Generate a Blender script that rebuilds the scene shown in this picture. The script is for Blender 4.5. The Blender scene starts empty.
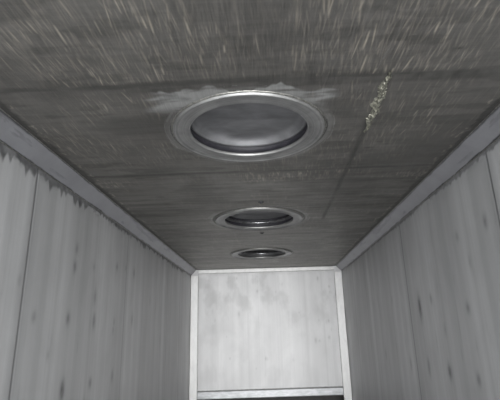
import bpy, bmesh, math, random
import numpy as np
from mathutils import Matrix, Vector

SC = bpy.context.scene
COL = SC.collection
rng = np.random.default_rng(7)
random.seed(7)

# ------------------------------------------------------------ camera
CAM_Z = 1.5
cam_d = bpy.data.cameras.new('camera')
cam_d.sensor_width = 36.0
cam_d.lens = 432.1 / 500 * 36.0
cam_d.clip_start = 0.02
cam = bpy.data.objects.new('camera', cam_d)
COL.objects.link(cam)
R = [[0.9987, 0.0354, 0.0355], [0.0443, -0.2898, -0.9561], [-0.0236, 0.9564, -0.2910]]
cam.matrix_world = Matrix.Translation((0, 0, CAM_Z)) @ Matrix(R).to_4x4()
SC.camera = cam
FPX = 432.1
Rn = np.array(R)

def ray(px, py):
    return Rn @ np.array([px - 250.0, -(py - 200.0), -FPX])

# ------------------------------------------------------------ light: daylight through the open end behind the camera
FRONT = -0.9
world = bpy.data.worlds.new('world')
SC.world = world
world.use_nodes = True
bg = world.node_tree.nodes['Background']
bg.inputs[0].default_value = (0.95, 0.98, 1.0, 1)
bg.inputs[1].default_value = 5.2
SUN_E = 2.9
sun_d = bpy.data.lights.new('sun', 'SUN')
sun_d.energy = SUN_E
sun_d.angle = math.radians(38)
sun_d.color = (1.0, 0.985, 0.96)
sun = bpy.data.objects.new('sun', sun_d)
sun.rotation_euler = Vector((-0.10, 1.0, -0.01)).to_track_quat('-Z', 'Y').to_euler()
sun.location = (0, -6, 3)
COL.objects.link(sun)
por_d = bpy.data.lights.new('daylight_portal', 'AREA')
por_d.shape = 'RECTANGLE'; por_d.size = 2.5; por_d.size_y = 2.5
por_d.cycles.is_portal = True
por = bpy.data.objects.new('daylight_portal', por_d)
por.location = (-0.04, FRONT, 1.25)
por.rotation_euler = Vector((0, 1, 0)).to_track_quat('-Z', 'Z').to_euler()
COL.objects.link(por)
vs = SC.view_settings
vs.view_transform = 'Standard'; vs.look = 'None'; vs.gamma = 1.0; vs.use_curve_mapping = False
vs.exposure = 0.28

# ------------------------------------------------------------ room measures
XL, XR = -1.276, 1.205          # side walls
CL, CR = -1.193, 1.124          # ceiling edges where the corner strips start
ZC = 2.5                        # ceiling
ZWL, ZWR = 2.413, 2.418         # lower edges of the corner strips
YB = 7.17                       # back wall

# ------------------------------------------------------------ helpers
def link(o, parent=None):
    COL.objects.link(o)
    if parent: o.parent = parent
    return o

def struct(o):
    o['kind'] = 'structure'
    return o

def vnoise(u, v, seed=0):
    """smooth value noise of two arrays"""
    r = np.random.default_rng(seed).random((256, 256))
    iu = np.floor(u).astype(int); iv = np.floor(v).astype(int)
    fu = u - iu; fv = v - iv
    fu = fu * fu * (3 - 2 * fu); fv = fv * fv * (3 - 2 * fv)
    a = r[iu % 256, iv % 256]; b = r[(iu + 1) % 256, iv % 256]
    c = r[iu % 256, (iv + 1) % 256]; d = r[(iu + 1) % 256, (iv + 1) % 256]
    return (a * (1 - fu) + b * fu) * (1 - fv) + (c * (1 - fu) + d * fu) * fv

def fbm(u, v, seed=0, n=4):
    s = 0; a = 0.5; t = 0
    for k in range(n):
        s = s + a * vnoise(u * 2 ** k, v * 2 ** k, seed + k); t += a; a *= 0.5
    return s / t

def sstep(a, b, x):
    t = np.clip((x - a) / (b - a), 0, 1)
    return t * t * (3 - 2 * t)

def sheet(name, pos, fields, material, keep=None, parent=None):
    """grid mesh out of a (nu, nv, 3) array of points with float attributes"""
    nu, nv, _ = pos.shape
    idx = np.arange(nu * nv).reshape(nu, nv)
    q = np.stack([idx[:-1, :-1], idx[1:, :-1], idx[1:, 1:], idx[:-1, 1:]], -1)
    if keep is not None:
        k = keep[:-1, :-1] & keep[1:, :-1] & keep[1:, 1:] & keep[:-1, 1:]
        q = q[k]
    q = q.reshape(-1, 4)
    me = bpy.data.meshes.new(name)
    me.vertices.add(nu * nv)
    me.vertices.foreach_set('co', pos.reshape(-1).astype(np.float32))
    me.loops.add(q.size)
    me.loops.foreach_set('vertex_index', q.reshape(-1).astype(np.int32))
    me.polygons.add(len(q))
    me.polygons.foreach_set('loop_start', np.arange(0, q.size, 4, dtype=np.int32))
    me.update(calc_edges=True)
    for k, f in fields.items():
        at = me.attributes.new(k, 'FLOAT', 'POINT')
        at.data.foreach_set('value', f.reshape(-1).astype(np.float32))
    me.polygons.foreach_set('use_smooth', np.ones(len(q), dtype=bool))
    me.materials.append(material)
    if keep is not None:
        bm = bmesh.new(); bm.from_mesh(me)
        bmesh.ops.delete(bm, geom=[v for v in bm.verts if not v.link_faces], context='VERTS')
        bm.to_mesh(me); bm.free()
    return link(bpy.data.objects.new(name, me), parent)

def bm_obj(name, bm, material, parent=None, smooth=False, loc=None):
    bmesh.ops.recalc_face_normals(bm, faces=bm.faces)
    me = bpy.data.meshes.new(name)
    bm.to_mesh(me); bm.free()
    if smooth:
        me.polygons.foreach_set('use_smooth', np.ones(len(me.polygons), dtype=bool))
    me.materials.append(material)
    o = bpy.data.objects.new(name, me)
    if loc: o.location = loc
    return link(o, parent)

def box_bm(x0, x1, y0, y1, z0, z1, bev=0.0, bm=None):
    own = bm is None
    if own: bm = bmesh.new()
    r = bmesh.ops.create_cube(bm, size=1)
    for v in r['verts']:
        v.co = Vector(((x0 + x1) / 2 + v.co.x * (x1 - x0), (y0 + y1) / 2 + v.co.y * (y1 - y0), (z0 + z1) / 2 + v.co.z * (z1 - z0)))
    if bev:
        es = {e for v in r['verts'] for e in v.link_edges}
        bmesh.ops.bevel(bm, geom=list(es), offset=bev, segments=2, affect='EDGES', profile=0.5)
    return bm

def lathe_bm(prof, n=96, closed=False, wob=None):
    """revolve (r, z) profile round Z; closed joins last to first; wob(angle, i) adds height"""
    bm = bmesh.new()
    rows = []
    for k in range(n):
        a = 2 * math.pi * k / n
        row = []
        for i, (r, z) in enumerate(prof):
            dr, dz = wob(a, i) if wob else (0, 0)
            row.append(bm.verts.new(((r + dr) * math.cos(a), (r + dr) * math.sin(a), z + dz)))
        rows.append(row)
    m = len(prof)
    for k in range(n):
        A, B = rows[k], rows[(k + 1) % n]
        for i in range(m if closed else m - 1):
            j = (i + 1) % m
            bm.faces.new((A[i], A[j], B[j], B[i]))
    bmesh.ops.remove_doubles(bm, verts=bm.verts, dist=1e-5)
    return bm

# ------------------------------------------------------------ materials
class NT:
    def __init__(s, name):
        s.m = bpy.data.materials.new(name); s.m.use_nodes = True
        s.t = s.m.node_tree; s.n = s.t.nodes
        s.b = s.n['Principled BSDF']
        s.co = s.n.new('ShaderNodeTexCoord').outputs['Object']
    def L(s, a, b): s.t.links.new(a, b)
    def inp(s, sock, v):
        if hasattr(v, 'is_linked') or hasattr(v, 'links'): s.L(v, sock)
        else: sock.default_value = v
    def noise(s, scale, stretch=(1, 1, 1), detail=4, rough=0.55, dist=0.0, off=(0, 0, 0)):
        mp = s.n.new('ShaderNodeMapping'); s.L(s.co, mp.inputs[0])
        mp.inputs['Scale'].default_value = stretch
        mp.inputs['Location'].default_value = off
        t = s.n.new('ShaderNodeTexNoise'); s.L(mp.outputs[0], t.inputs['Vector'])
        t.inputs['Scale'].default_value = scale; t.inputs['Detail'].default_value = detail
        t.inputs['Roughness'].default_value = rough; t.inputs['Distortion'].default_value = dist
        return t.outputs['Fac']
    def sepy(s):
        q = s.n.new('ShaderNodeSeparateXYZ'); s.L(s.co, q.inputs[0])
        return q.outputs[1]
    def attr(s, name):
        a = s.n.new('ShaderNodeAttribute'); a.attribute_name = name
        return a.outputs['Fac']
    def math(s, op, a, b=0.0, c=0.0):
        m = s.n.new('ShaderNodeMath'); m.operation = op
        s.inp(m.inputs[0], a); s.inp(m.inputs[1], b); s.inp(m.inputs[2], c)
        return m.outputs[0]
    def rng(s, v, a, b, c=0.0, d=1.0):
        m = s.n.new('ShaderNodeMapRange'); s.L(v, m.inputs[0])
        for i, x in enumerate((a, b, c, d)): m.inputs[i + 1].default_value = x
        return m.outputs[0]
    def mix(s, f, a, b, mode='MIX'):
        m = s.n.new('ShaderNodeMix'); m.data_type = 'RGBA'; m.blend_type = mode
        s.inp(m.inputs[0], f)
        for sock, v in ((m.inputs[6], a), (m.inputs[7], b)):
            if isinstance(v, tuple): sock.default_value = (*v, 1)
            else: s.L(v, sock)
        return m.outputs[2]
    def bump(s, h, strength, dist):
        b = s.n.new('ShaderNodeBump'); s.L(h, b.inputs['Height'])
        b.inputs['Strength'].default_value = strength; b.inputs['Distance'].default_value = dist
        s.L(b.outputs[0], s.b.inputs['Normal'])
    def done(s, col, metal, rough):
        if isinstance(col, tuple): s.b.inputs['Base Color'].default_value = (*col, 1)
        else: s.L(col, s.b.inputs['Base Color'])
        s.inp(s.b.inputs['Metallic'], metal); s.inp(s.b.inputs['Roughness'], rough)
        return s.m

def mat_ceiling():
    s = NT('brushed dark steel')
    cloud = s.rng(s.noise(1.6, (1, 1, 1), 5, 0.6), 0.3, 0.7)
    col = s.mix(cloud, (0.125, 0.12, 0.112), (0.215, 0.208, 0.195))
    grain = s.rng(s.noise(1.0, (170, 9, 1), 3, 0.6), 0.36, 0.66)          # fine brushing along the box
    col = s.mix(s.math('MULTIPLY', grain, 0.35), col, (0.33, 0.31, 0.282))
    roll = s.rng(s.noise(1.0, (1.8, 26, 1), 5, 0.68), 0.38, 0.64)          # rolling bands across the box
    col = s.mix(s.math('MULTIPLY', roll, s.rng(s.sepy(), 2.3, 2.9, 0.18, 0.45)), col, (0.40, 0.385, 0.36))
    blot = s.rng(s.noise(9, (1, 1, 1), 5, 0.65), 0.5, 0.75)
    col = s.mix(s.math('MULTIPLY', blot, 0.3), col, (0.1, 0.098, 0.092))
    st = s.attr('scratch')
    col = s.mix(st, col, (0.78, 0.70, 0.58))
    col = s.mix(s.attr('ground'), col, s.mix(grain, (0.5, 0.5, 0.49), (0.62, 0.62, 0.61)))
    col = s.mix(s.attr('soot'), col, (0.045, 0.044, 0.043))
    rough = s.rng(grain, 0, 1, 0.42, 0.56)
    s.bump(s.math('ADD', grain, s.math('MULTIPLY', roll, 0.7)), 0.25, 0.002)
    return s.done(col, 0.75, rough)

def mat_wall(name, lo, hi, axis, metal=0.6, rough=0.5, pitch=8):
    """rolled steel with vertical bands; axis 0: bands vary along x, 1: along y"""
    s = NT(name)
    def st(a, z): return (a, 0.0, z) if axis == 0 else (0.0, a, z)
    band = s.rng(s.noise(1.0, st(pitch, 0.035), 3, 0.6), 0.32, 0.68)
    fine = s.rng(s.noise(1.0, st(60, 0.12), 3, 0.6), 0.3, 0.7)
    col = s.mix(band, lo, hi)
    col = s.mix(s.math('MULTIPLY', fine, 0.22), col, tuple(min(1, h * 1.25) for h in hi))
    wide = s.rng(s.noise(1.0, st(2.1, 0.15), 2, 0.5), 0.35, 0.65)
    col = s.mix(s.math('MULTIPLY', wide, 0.35), col, tuple(l * 0.62 for l in lo))
    cloud = s.rng(s.noise(2.2, st(1.6, 0.7), 5, 0.6, 0.4), 0.4, 0.72)
    col = s.mix(s.math('MULTIPLY', cloud, 0.3), col, tuple(l * 0.6 for l in lo))
    col = s.mix(s.attr('tone'), col, tuple(min(1, h * 1.35) for h in hi))
    col = s.mix(s.attr('soot'), col, (0.05, 0.05, 0.052))
    s.bump(s.math('ADD', fine, s.math('MULTIPLY', band, 2.0)), 0.15, 0.002)
    return s.done(col, metal, s.rng(fine, 0, 1, rough - 0.05, rough + 0.07))

def mat_steel(name, lo, hi, rough=0.35, metal=0.9, scale=14, stretch=(1, 1, 1), soot=False):
    s = NT(name)
    n = s.rng(s.noise(scale, stretch, 5, 0.6, 0.3), 0.3, 0.7)
    col = s.mix(n, lo, hi)
    if soot: col = s.mix(s.attr('soot'), col, (0.05, 0.05, 0.052))
    s.bump(n, 0.15, 0.002)
    return s.done(col, metal, s.rng(n, 0, 1, rough - 0.06, rough + 0.08))

def mat_turned(name, lo, hi, rough=0.3, metal=0.95, ring=90):
    """steel with concentric turning marks round the object's own Z axis"""
    s = NT(name)
    sep = s.n.new('ShaderNodeSeparateXYZ'); s.L(s.co, sep.inputs[0])
    r = s.math('SQRT', s.math('ADD', s.math('POWER', sep.outputs[0], 2.0), s.math('POWER', sep.outputs[1], 2.0)))
    t = s.n.new('ShaderNodeTexNoise'); t.noise_dimensions = '1D'
    s.L(r, t.inputs['W']); t.inputs['Scale'].default_value = ring; t.inputs['Detail'].default_value = 3
    k = s.rng(t.outputs['Fac'], 0.3, 0.7)
    n = s.rng(s.noise(7, (1, 1, 1), 5, 0.6, 0.5), 0.3, 0.7)
    f = s.math('ADD', s.math('MULTIPLY', k, 0.45), s.math('MULTIPLY', n, 0.55))
    s.bump(f, 0.2, 0.0015)
    return s.done(s.mix(f, lo, hi), metal, s.rng(f, 0, 1, rough - 0.05, rough + 0.1))

M_CEIL = mat_ceiling()
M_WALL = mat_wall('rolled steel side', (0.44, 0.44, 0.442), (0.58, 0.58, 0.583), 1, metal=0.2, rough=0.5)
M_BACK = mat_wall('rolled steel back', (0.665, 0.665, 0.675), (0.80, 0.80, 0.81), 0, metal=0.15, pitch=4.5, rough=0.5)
M_STRIP = mat_steel('corner strip steel', (0.30, 0.30, 0.315), (0.38, 0.38, 0.40), 0.5, 0.6, 5, (1, 1, 1), True)
M_FRAME = mat_steel('pale strip steel', (0.55, 0.55, 0.55), (0.72, 0.72, 0.72), 0.45, 0.4, 9, (1, 1, 0.4))
M_FLOOR = mat_steel('floor steel', (0.45, 0.45, 0.46), (0.6, 0.6, 0.61), 0.5, 0.3, 5)
M_RING = mat_turned('turned flange steel', (0.20, 0.20, 0.20), (0.46, 0.455, 0.445), 0.44, 0.8)
M_NECK = mat_turned('neck steel', (0.16, 0.16, 0.165), (0.42, 0.42, 0.43), 0.26, 0.95, 30)
M_LID = mat_steel('dull lid steel', (0.16, 0.16, 0.165), (0.28, 0.278, 0.285), 0.56, 0.6, 5, (1, 2.5, 1))
M_GASKET = mat_steel('black gasket', (0.012, 0.012, 0.016), (0.03, 0.028, 0.035), 0.55, 0.0, 20)
M_BEAD = mat_steel('weld bead steel', (0.16, 0.16, 0.15), (0.38, 0.37, 0.34), 0.4, 0.8, 60)
M_CRUST = mat_steel('crusted weld', (0.07, 0.07, 0.062), (0.38, 0.37, 0.30), 0.5, 0.6, 55)
M_BEAM = mat_steel('grey beam steel', (0.28, 0.29, 0.30), (0.54, 0.55, 0.57), 0.4, 0.5, 7, (1, 1, 3))
M_PALEBEAD = mat_steel('pale bead steel', (0.36, 0.36, 0.36), (0.6, 0.6, 0.6), 0.5, 0.4, 12)
M_DARK = mat_steel('dark scale steel', (0.05, 0.05, 0.05), (0.1, 0.1, 0.1), 0.6, 0.5, 12)

# ------------------------------------------------------------ ceiling
HATCH = [(-0.073, 2.055), (-0.066, 3.925), (-0.075, 5.78)]
SEAM_Y = [1.57, 2.65, 3.32, 4.6, 5.1, 6.5]

def strokes(field, xs, ys, x, y, L, w, amp, slope=0.0, ragged=0.0):
    """add one soft stroke running along y"""
    i0, i1 = np.searchsorted(ys, [y, y + L])
    if i1 <= i0: return
    yy = ys[i0:i1]
    xc = x + slope * (yy - y)
    lo, hi = min(xc[0], xc[-1]) - 2.5 * w, max(xc[0], xc[-1]) + 2.5 * w
    j0, j1 = np.searchsorted(xs, [lo, hi])
    if j1 <= j0: return
    prof = np.exp(-((xs[j0:j1, None] - xc[None]) / w) ** 2)
    t = (yy - y) / L
    env = np.sin(np.pi * np.clip(t, 0, 1)) ** 0.6
    a = amp * prof * env[None]
    field[j0:j1, i0:i1] = 1 - (1 - field[j0:j1, i0:i1]) * (1 - a)

def build_ceiling():
    xs = np.linspace(CL, CR, 900)
    ys = np.concatenate([np.linspace(FRONT, 0.95, 30)[:-1], np.linspace(0.95, 3.4, 420)[:-1], np.linspace(3.4, YB, 260)])
    X, Y = np.meshgrid(xs, ys, indexing='ij')
    scr = np.zeros_like(X); soot = np.zeros_like(X); gnd = np.zeros_like(X)
    # brushing strokes, course by course
    def course(y0, y1, n, L, w, amp, sl, sj=0.06):
        for _ in range(n):
            x = rng.uniform(CL, CR); y = rng.uniform(y0 - 0.02, y1)
            l = rng.uniform(*L); l = min(l, y1 - y + 0.02)
            strokes(scr, xs, ys, x, y, l, rng.uniform(*w), rng.uniform(*amp) ** 1.3, sl + rng.normal(0, sj))
    course(0.95, 1.55, 2600, (0.03, 0.14), (0.0016, 0.003), (0.0, 0.33), 0.03, 0.09)
    course(0.95, 1.55, 130, (0.05, 0.15), (0.002, 0.0038), (0.35, 0.75), 0.02, 0.08)
    course(1.60, 2.63, 2600, (0.03, 0.14), (0.002, 0.0035), (0.0, 0.26), 0.06, 0.1)
    course(1.62, 2.2, 130, (0.05, 0.14), (0.002, 0.0035), (0.25, 0.6), 0.0, 0.1)
    course(2.67, 2.85, 700, (0.03, 0.12), (0.0025, 0.0045), (0.1, 0.45), 0.05)
    course(2.85, 4.4, 1200, (0.03, 0.16), (0.003, 0.005), (0.03, 0.2), 0.05)
    course(4.4, 7.2, 400, (0.1, 0.4), (0.005, 0.008), (0.03, 0.14), 0.0)
    cl = fbm(X * 3 + 5, Y * 3, 3)
    scr *= sstep(0.33, 0.62, cl) * 0.95 + 0.15
    # cross seams: dirty ragged lines
    for k, sy in enumerate(SEAM_Y):
        wob = 0.006 * (fbm(X * 4, X * 0 + k, 20 + k) - 0.5) * 4
        d = np.abs(Y - sy - wob)
        n = fbm(X * 9, Y * 16, 40 + k)
        band = (1 - sstep(0.006, 0.02 + 0.035 * n, d)) * (0.35 + 0.6 * n)
        soot = np.maximum(soot, band * sstep(0.2, 0.5, fbm(X * 3, Y * 6, 50 + k)) * (0.8 if k < 2 else 0.5))
    # dark smear band on the near side of the first hatch
    n = fbm(X * 14, Y * 10, 61)
    sm = (1 - sstep(0.02, 0.055, np.abs(Y - 1.60))) * sstep(-0.75, -0.4, X) * (0.3 + 0.9 * n)
    soot = np.maximum(soot, np.clip(sm * (0.4 + 1.2 * (fbm(X * 26, Y * 22, 62) - .2)), 0, 1) * 0.55)
    # long joint running away beside the hatches
    jx = 0.535 + 0.01 * (fbm(Y * 3, Y * 0, 71) - 0.5)
    d = np.abs(X - jx)
    jn = fbm(X * 20, Y * 8, 72)
    soot = np.maximum(soot, (1 - sstep(0.004, 0.014 + 0.035 * jn, d)) * 0.55 * (0.4 + fbm(X * 9, Y * 5, 73)) * sstep(1.55, 1.6, Y) * (1 - sstep(3.9, 4.2, Y)))
    # burnt ragged margin along both corner strips
    for side, xe in ((0, CL), (1, CR)):
        dd = np.abs(X - xe)
        rag = 0.012 + 0.05 * fbm(Y * 14, Y * 0 + side * 7, 81 + side) + 0.025 * fbm(Y * 60, X * 20, 85)
        soot = np.maximum(soot, (1 - sstep(rag * 0.55, rag, dd)) * 0.62)
        scr = np.maximum(scr, (1 - sstep(0.004, 0.008, np.abs(dd - rag * 1.15))) * 0.28 * (fbm(Y * 20, X * 20, 91) > 0.55))
    # ground bright zones round each hatch
    for k, (hx, hy) in enumerate(HATCH):
        r = np.hypot(X - hx, Y - hy); a = np.arctan2(Y - hy, X - hx)
        ro = (0.445, 0.475, 0.44)[k] + 0.03 * (fbm(a * 6 + 30, r * 30, 100 + k) - 0.5)
        ringm = (1 - sstep(ro - 0.02, ro, r)) * (0.18 + 0.35 * fbm(a * 3 + 10, r * 160, 110 + k, 3))
        gnd = np.maximum(gnd, ringm * (0.6, 0.45, 0.35)[k])
        scr *= sstep(0.39, ro, r) * 0.8 + 0.2
        lines = (vnoise(r * 190, a * 3 + 9, 120 + k) > 0.72) * (r < ro)
        gnd = np.maximum(gnd, lines * 0.35)
        # thin dark outline where flange meets sheet
        soot = np.maximum(soot * (r > 0.38), (1 - sstep(0.003, 0.012, np.abs(r - (0.400 if k == 0 else 0.424)))) * 0.7)
    # wiped bright patch with a scalloped edge, near side of first hatch
    edge = 1.575 + 0.085 * (vnoise(X * 15, X * 0, 131) ** 1.6) + 0.03 * vnoise(X * 48, Y * 9, 132) + 0.05 * sstep(0.15, 0.4, np.abs(X + 0.12)) * vnoise(X * 9, Y * 0, 134)
    patch = sstep(0, 0.02, Y - edge) * (1 - sstep(0.0, 0.10, np.abs(X + 0.09) - 0.30 - 0.1 * vnoise(Y * 30, X * 4, 135))) * (Y < 1.95)
    patch *= 0.15 + 1.1 * sstep(0.2, 0.75, fbm(X * 9, Y * 45, 133))
    gnd = np.maximum(gnd, np.clip(patch, 0, 1) * 0.85 * (1 - sstep(1.74, 1.86, Y)))
    soot *= 1 - 0.8 * np.clip(patch * 2, 0, 1)
    # broad grubby clouds and a darker strip along the far end
    soot = np.maximum(soot, sstep(0.48, 0.72, fbm(X * 2.2 + 3, Y * 3.1, 151, 5)) * 0.30)
    soot = np.maximum(soot, sstep(0.55, 0.7, fbm(X * 5 + 3, Y * 16, 152, 4)) * 0.24)
    soot = np.maximum(soot, (1 - sstep(0.015, 0.08, YB - Y)) * 0.45)  # ceiling colour darkens towards the back wall
    # blotches
    for _ in range(40):
        bx, by = rng.uniform(CL, CR), rng.uniform(1.0, 6.5)
        rr = rng.uniform(0.02, 0.07)
        g = np.exp(-(((X - bx) / rr) ** 2 + ((Y - by) / (rr * 0.35)) ** 2))
        soot = np.maximum(soot, g * fbm(X * 40, Y * 40, 141) * 0.7)
    keep = np.ones_like(X, bool)
    for hx, hy in HATCH: keep &= np.hypot(X - hx, Y - hy) > 0.345
    Z = np.full_like(X, ZC)
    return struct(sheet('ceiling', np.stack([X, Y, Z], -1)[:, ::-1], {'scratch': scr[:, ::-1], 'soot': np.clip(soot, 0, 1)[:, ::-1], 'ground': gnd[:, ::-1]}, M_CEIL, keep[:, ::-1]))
build_ceiling()

# ------------------------------------------------------------ side walls
def to_wall(px, py, x):
    r = ray(px, py); p = r * (x / r[0]); return p[1], p[2] + CAM_Z

SPOTS_L = [(75, 267, 1), (68, 319, 1.1), (94, 321, 1), (114, 322, .6), (132, 320, .8), (112, 376, .9), (90, 383, 1), (62, 391, 1.5),
           (34, 317, .8), (77, 249, .7), (94, 267, .5), (126, 268, .7), (134, 273, .9), (95, 297, .7), (117, 267, .9), (113, 330, .5),
           (150, 300, .4), (160, 340, .4), (20, 280, .5), (48, 355, .5)]
SPOTS_R = [(420, 308, 1.7), (468, 308, 1), (429, 367, 1), (450, 372, 1.4), (479, 380, 1), (457, 237, .7), (485, 221, 1), (411, 364, .7),
           (431, 299, .8), (386, 354, .6), (445, 330, .5), (392, 300, .4), (470, 262, .5)]
JOINTS_L = [(0.62, .6), (2.236, 0.9), (3.87, 0.35), (5.5, 0.2)]
JOINTS_R = [(0.62, .6), (2.23, 1.0), (3.87, 0.75), (5.5, 0.2)]

def build_wall(side):
    x = (XL, XR)[side]; zt = (ZWL, ZWR)[side]
    ys = np.concatenate([np.linspace(FRONT, 1.2, 30)[:-1], np.linspace(1.2, YB, 800)])
    zs = np.concatenate([np.linspace(0, 0.5, 10)[:-1], np.linspace(0.5, zt, 300)])
    Y, Z = np.meshgrid(ys, zs, indexing='ij')
    soot = np.zeros_like(Y); tone = np.zeros_like(Y); off = np.zeros_like(Y)
    js = (JOINTS_L, JOINTS_R)[side]
    for k, (jy, amp) in enumerate(js):
        d = np.abs(Y - jy)
        soot = np.maximum(soot, (1 - sstep(0.003, 0.013, d)) * 0.75 * amp)
        soot = np.maximum(soot, (1 - sstep(0.0, 0.10, d)) * 0.16 * amp * (0.4 + fbm(Y * 12, Z * 2, 200 + k)))
        off += (1 - sstep(0.002, 0.010, d)) * 0.0025
    tone += np.where(Y < js[1][0], 0.03, 0)
    for px, py, a in (SPOTS_L, SPOTS_R)[side]:
        sy, sz = to_wall(px, py, x)
        w = 0.019 * (0.7 + 0.5 * a) * (1.0 + 0.25 * sy / 3); h = w * random.uniform(1.6, 3.4) * 0.8
        g = np.exp(-(((Y - sy) / w) ** 2 + ((Z - sz) / h) ** 2) * 1.2)
        soot = np.maximum(soot, g * min(1, 0.52 * a) * (0.6 + 0.6 * fbm(Y * 60, Z * 40, 210)))
    # faint long streaks
    for _ in range(60):
        sy = rng.uniform(1.5, 7); sz = rng.uniform(1.0, 2.3); h = rng.uniform(0.03, 0.14); w = rng.uniform(0.006, 0.014)
        g = np.exp(-(((Y - sy) / w) ** 2 + ((Z - sz) / h) ** 2))
        soot = np.maximum(soot, g * rng.uniform(0.04, 0.16))
    # burnt dripping margin under the corner strip
    dd = zt - Z
    comb = vnoise(Y * 34, Y * 0 + side, 220) ** 2
    rag = 0.014 + (0.05, 0.018)[side] * comb + 0.012 * fbm(Y * 80, Z * 30, 221)
    rag *= 0.55 + 0.9 * vnoise(Y * 2.2, Y * 0 + 4, 223) + (0.7, 0.2)[side] * (1 - sstep(1.8, 3.0, Y))
    soot = np.maximum(soot, (1 - sstep(rag * 0.6, rag * 1.1, dd)) * (0.88, 0.75)[side] * (0.55 + 0.6 * fbm(Y * 25, Z * 25, 226)))
    soot = np.maximum(soot, (1 - sstep(0.0, 0.09, dd)) * sstep(0.5, 0.62, fbm(Y * 16, Z * 22, 227)) * (0.5, 0.3)[side] * sstep(0.0, 0.5, 5.5 - Y))
    soot = np.maximum(soot, (1 - sstep(0.0, 0.16, dd)) * 0.22 * fbm(Y * 8, Z * 12, 224))
    s = -1 if side == 0 else 1
    P = np.stack([x + s * off, Y, Z], -1)
    if side == 1: P = P[::-1]; soot = soot[::-1]; tone = tone[::-1]
    return struct(sheet(('wall_left', 'wall_right')[side], P, {'soot': np.clip(soot, 0, 1), 'tone': tone}, M_WALL))
build_wall(0); build_wall(1)

# ------------------------------------------------------------ sloping corner strips between walls and ceiling
def build_strip(side):
    xa, za, xb, zb = ((CL, ZC, XL, ZWL), (CR, ZC, XR, ZWR))[side]
    ts = np.linspace(0, 1, 26)
    ys = np.concatenate([np.linspace(FRONT, 1.2, 20)[:-1], np.linspace(1.2, YB, 900)])
    T, Y = np.meshgrid(ts, ys, indexing='ij')
    W = math.hypot(xa - xb, za - zb)
    n1 = 0.004 + 0.016 * fbm(Y * 11, T * 2, 300 + side) ** 1.3
    n2 = 0.003 + 0.018 * fbm(Y * 13, T * 2, 310 + side) ** 1.3 * (1 + 0.7 * (1 - sstep(1.6, 2.6, Y)))
    soot = np.maximum((1 - sstep(n1 * 0.5, n1, T * W)) * 0.8, (1 - sstep(n2 * 0.5, n2, (1 - T) * W)) * 0.85)
    soot = np.maximum(soot, 0.35 * (fbm(Y * 2.5, T * 3, 320) > 0.64) * fbm(Y * 20, T * 12, 321))
    bul = np.sin(np.pi * T) * 0.004
    s = 1 if side == 0 else -1
    P = np.stack([xa + (xb - xa) * T + s * bul, Y, za + (zb - za) * T - bul], -1)
    return struct(sheet('trim_%d' % (side + 1), P, {'soot': soot}, M_STRIP))
build_strip(0); build_strip(1)

# small weld fillets at the strip edges
def bead_bm(p0, p1, r, n=260, seed=0):
    bm = bmesh.new(); p0 = Vector(p0); p1 = Vector(p1)
    d = (p1 - p0).normalized(); a = d.orthogonal().normalized(); b = d.cross(a)
    rows = []
    rr = random.Random(seed)
    for k in range(n + 1):
        c = p0.lerp(p1, k / n); q = r * (0.75 + 0.45 * rr.random() + 0.25 * math.sin(k * 1.3))
        rows.append([bm.verts.new(c + (a * math.cos(t) + b * math.sin(t)) * q) for t in [i * math.pi / 4 for i in range(8)]])
    for A, B in zip(rows, rows[1:]):
        for i in range(8): bm.faces.new((A[i], A[(i + 1) % 8], B[(i + 1) % 8], B[i]))
    bm.faces.new(rows[0]); bm.faces.new(rows[-1])
    return bm
for i, (x, z) in enumerate(((CL, ZC), (CR, ZC), (XL, ZWL), (XR, ZWR))):
    struct(bm_obj('trim_%d' % (3 + i), bead_bm((x, FRONT, z), (x, YB, z), 0.0035, 700, i), M_BEAD, None, True))

# ------------------------------------------------------------ back wall, its frame, and the low opening below
ZB = 0.55                       # lower edge of back wall
def build_back():
    xs = np.linspace(XL, XR, 420); zs = np.linspace(ZB, ZC, 330)
    X, Z = np.meshgrid(xs, zs, indexing='ij')
    soot = np.zeros_like(X); tone = np.zeros_like(X)
    n = fbm(X * 5 + 9, Z * 3.5, 400, 5)
    soot = np.maximum(soot, sstep(0.5, 0.75, n) * 0.22 * (0.3 + 0.7 * sstep(1.3, 2.4, Z)))
    for jx in (-0.83, -0.34, 0.16, 0.58, 0.86):
        soot = np.maximum(soot, (1 - sstep(0.004, 0.02, np.abs(X - jx))) * 0.06)
    for _ in range(26):
        sx, sz = rng.uniform(-1, 1), rng.uniform(0.9, 2.35); w = rng.uniform(0.008, 0.02)
        g = np.exp(-(((X - sx) / w) ** 2 + ((Z - sz) / (w * rng.uniform(1, 2.5))) ** 2))
        soot = np.maximum(soot, g * rng.uniform(0.08, 0.3))
    soot = np.maximum(soot, (1 - sstep(0.0, 0.06, 2.42 - Z)) * 0.25 * fbm(X * 12, Z * 9, 410))
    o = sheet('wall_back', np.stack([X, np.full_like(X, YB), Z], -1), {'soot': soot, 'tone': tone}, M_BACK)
    return struct(o)
build_back()

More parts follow.
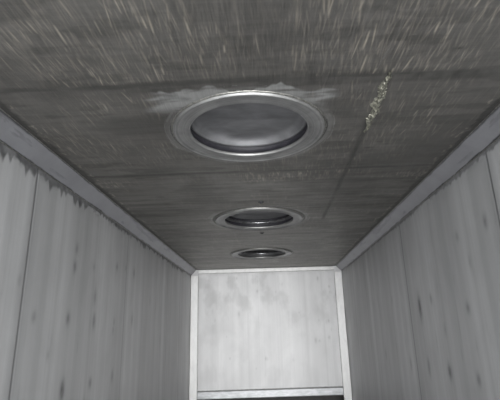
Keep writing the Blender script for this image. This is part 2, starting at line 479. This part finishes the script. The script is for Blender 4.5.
def strip_obj(name, x0, x1, z0, z1, th, bev=0.006, mat=M_FRAME):
    return struct(bm_obj(name, box_bm(x0, x1, YB - th, YB + 0.01, z0, z1, bev), mat))
strip_obj('trim_7', XL + 0.004, XL + 0.125, 0.02, 2.40, 0.022)                # left upright
strip_obj('trim_8', XR - 0.125, XR - 0.004, 0.02, 2.405, 0.022)               # right upright
strip_obj('trim_9', -1.15, 1.085, 2.432, 2.492, 0.03)                           # top strip
beam = strip_obj('trim_10', XL + 0.125, XR - 0.125, 0.540, 0.655, 0.045, 0.012, M_BEAM)
for v in beam.data.vertices: v.co.z += 0.012 * v.co.x - 0.004        # bottom beam
for i, (a, b) in enumerate((((XL + .127, YB - .004, .66), (XL + .127, YB - .004, 2.39)), ((XR - .127, YB - .004, .66), (XR - .127, YB - .004, 2.39)),
                            ((-1.15, YB - .004, 2.43), (1.08, YB - .004, 2.43)), ((XL + .13, YB - .004, .642), (XR - .13, YB - .004, .67)))):
    struct(bm_obj('trim_%d' % (11 + i), bead_bm(a, b, 0.004, 160, 30 + i), M_PALEBEAD, None, True))

# recess behind the low opening
bm = bmesh.new()
y0, y1 = YB, YB + 0.9
def quad(*ps): bm.faces.new([bm.verts.new(p) for p in ps])
quad((XL, y0, 0), (XL, y1, 0), (XL, y1, ZB), (XL, y0, ZB))
quad((XR, y0, 0), (XR, y1, 0), (XR, y1, ZB), (XR, y0, ZB))
quad((XL, y1, 0), (XR, y1, 0), (XR, y1, ZB), (XL, y1, ZB))
quad((XL, y0, ZB), (XR, y0, ZB), (XR, y1, ZB), (XL, y1, ZB))
struct(bm_obj('wall_recess', bm, M_DARK))

# floor
bm = bmesh.new()
bm.faces.new([bm.verts.new(p) for p in ((XL, FRONT, 0), (XR, FRONT, 0), (XR, YB + 0.9, 0), (XL, YB + 0.9, 0))])
struct(bm_obj('floor', bm, M_FLOOR))

# ------------------------------------------------------------ hatches in the ceiling
def hatch(i, label, deep):
    hx, hy = HATCH[i]
    t = bpy.data.objects.new('round_hatch', None)
    t.location = (hx, hy, ZC); t.empty_display_size = 0.3
    COL.objects.link(t)
    t['label'] = label; t['category'] = 'hatch'; t['group'] = 'round hatches along the ceiling'
    ro, ri = (0.388, 0.304) if i == 0 else (0.405, 0.318)
    # flange: flat ring with rolled outer lip and eased inner lip, sits under the sheet
    prof = [(ro + .004, .012), (ro + .004, -.004), (ro, -.013), (ro - .004, -.015), (ro - .009, -.013), (ro - .014, -.007),
            (ri + .022, -.006), (ri + .013, -.010), (ri + .006, -.010), (ri + .001, -.005), (ri, .001), (ri, .008), (ri + .03, .008), (ri + .03, .012)]
    fl = bm_obj('flange', lathe_bm(prof, 128, True), M_RING, t, True)
    # weld round the flange
    rr = random.Random(i)
    ph = [rr.random() for _ in range(256)]
    def wob(a, k):
        j = int(a / (2 * math.pi) * 256) % 256
        return ((ph[j] - .5) * .004, 0)
    wp = [(ro + .003, .004), (ro + .003, -.004), (ro + .009, -.005), (ro + .014, .001), (ro + .010, .004)]
    bm_obj('weld_bead', lathe_bm(wp, 256, True, wob), M_BEAD, t, True)
    if deep == 0:
        bm_obj('gasket', lathe_bm([(ri + .002, .007), (ri + .010, .009), (ri + .012, .046), (ri + .004, .050), (ri + .03, .060), (ri + .03, .005)], 128, True), M_GASKET, t, True)
        lp = [(0.0001, .092), (.12, .092), (.245, .091), (.264, .089), (.276, .083), (.285, .070), (.291, .054), (.296, .047), (.313, .048), (.313, .06), (.30, .090), (.28, .102), (.12, .104), (0.0001, .104)]
        bm_obj('lid', lathe_bm(lp, 128), M_LID, t, True)
    elif i == 1:
        bm_obj('gasket', lathe_bm([(ri + .002, .007), (ri + .012, .009), (ri + .012, .034), (ri + .002, .036), (ri + .03, .05), (ri + .03, .005)], 128, True), M_GASKET, t, True)
        bm_obj('neck', lathe_bm([(ri + .004, .034), (ri - .004, .038), (ri - .010, .046), (ri - .008, .056), (ri + .004, .062), (ri + .03, .062), (ri + .03, .04)], 128, True), M_NECK, t, True)
        bm_obj('upper_gasket', lathe_bm([(ri + .004, .060), (ri + .004, .088), (ri + .03, .088), (ri + .03, .060)], 128, True), M_GASKET, t, True)
        bm_obj('lid', lathe_bm([(0.0001, .098), (.2, .098), (.27, .095), (.295, .086), (ri + .002, .082), (ri + .02, .086), (ri + .02, .11), (0.0001, .112)], 128), M_LID, t, True)
    else:
        h = deep
        bm_obj('neck', lathe_bm([(ri + .006, .007), (ri + .006, .045), (ri - .004, .052), (ri - .004, .066), (ri + .006, .075), (ri + .006, h), (ri + .016, h), (ri + .03, .007)], 128, True), M_NECK, t, True)
        bm_obj('lid', lathe_bm([(0.0001, h - .02), (.2, h - .018), (.26, h - .012), (.29, h), (ri + .004, h + .002), (ri + .02, h + .002), (ri + .02, h + .012), (0.0001, h + .012)], 128), M_LID, t, True)
    return t
hatch(0, 'largest and nearest round ceiling hatch, closed by a flat dull grey lid', 0)
hatch(1, 'middle of the three round ceiling hatches, between two small dark studs', 0.17)
hatch(2, 'farthest and smallest looking round ceiling hatch, dark inside, close to the pale end wall', 0.22)

# small studs by the second hatch
def stud(x, y, label):
    t = bpy.data.objects.new('stud', None); t.location = (x, y, ZC); COL.objects.link(t)
    t['label'] = label; t['category'] = 'stud'; t['group'] = 'studs beside the middle hatch'
    bm_obj('washer', lathe_bm([(.008, .002), (.008, -.004), (.021, -.005), (.024, -.002), (.024, .002)], 32, True), M_DARK, t, True)
    bm_obj('stud_head', lathe_bm([(.0001, -.012), (.006, -.012), (.010, -.009), (.011, .002), (.0001, .002)], 24), M_GASKET, t, True)
stud(-0.036, 3.351, 'small dark stud in a pale washer on the ceiling just before the middle hatch')
stud(-0.048, 4.50, 'small dark stud on the ceiling between the middle and the farthest hatch')

# crusted weld scar on the long ceiling joint
bm = bmesh.new()
rr = random.Random(5)
n, m = 90, 9
rows = []
for k in range(n + 1):
    t = k / n
    y = 1.55 + t * 0.56
    xc = 0.524 + 0.022 * t + 0.006 * math.sin(t * 23) - 0.02 * max(0, t - .7)
    w = (0.005 + 0.019 * math.sin(math.pi * min(1, t * 1.05)) ** .7) * (0.55 + 0.7 * rr.random())
    row = []
    for j in range(m):
        s = j / (m - 1) * 2 - 1
        hgt = -(1 - s * s) * (0.003 + 0.012 * rr.random()) if abs(s) < 1 else 0.001
        row.append(bm.verts.new((xc + s * w, y + rr.uniform(-.002, .002), ZC + hgt)))
    rows.append(row)
for A, B in zip(rows, rows[1:]):
    for j in range(m - 1): bm.faces.new((A[j], A[j + 1], B[j + 1], B[j]))
o = bm_obj('weld_scar', bm, M_CRUST, None, False)
o['label'] = 'pale crusty weld scar on the dark ceiling right of the nearest hatch'; o['category'] = 'weld'
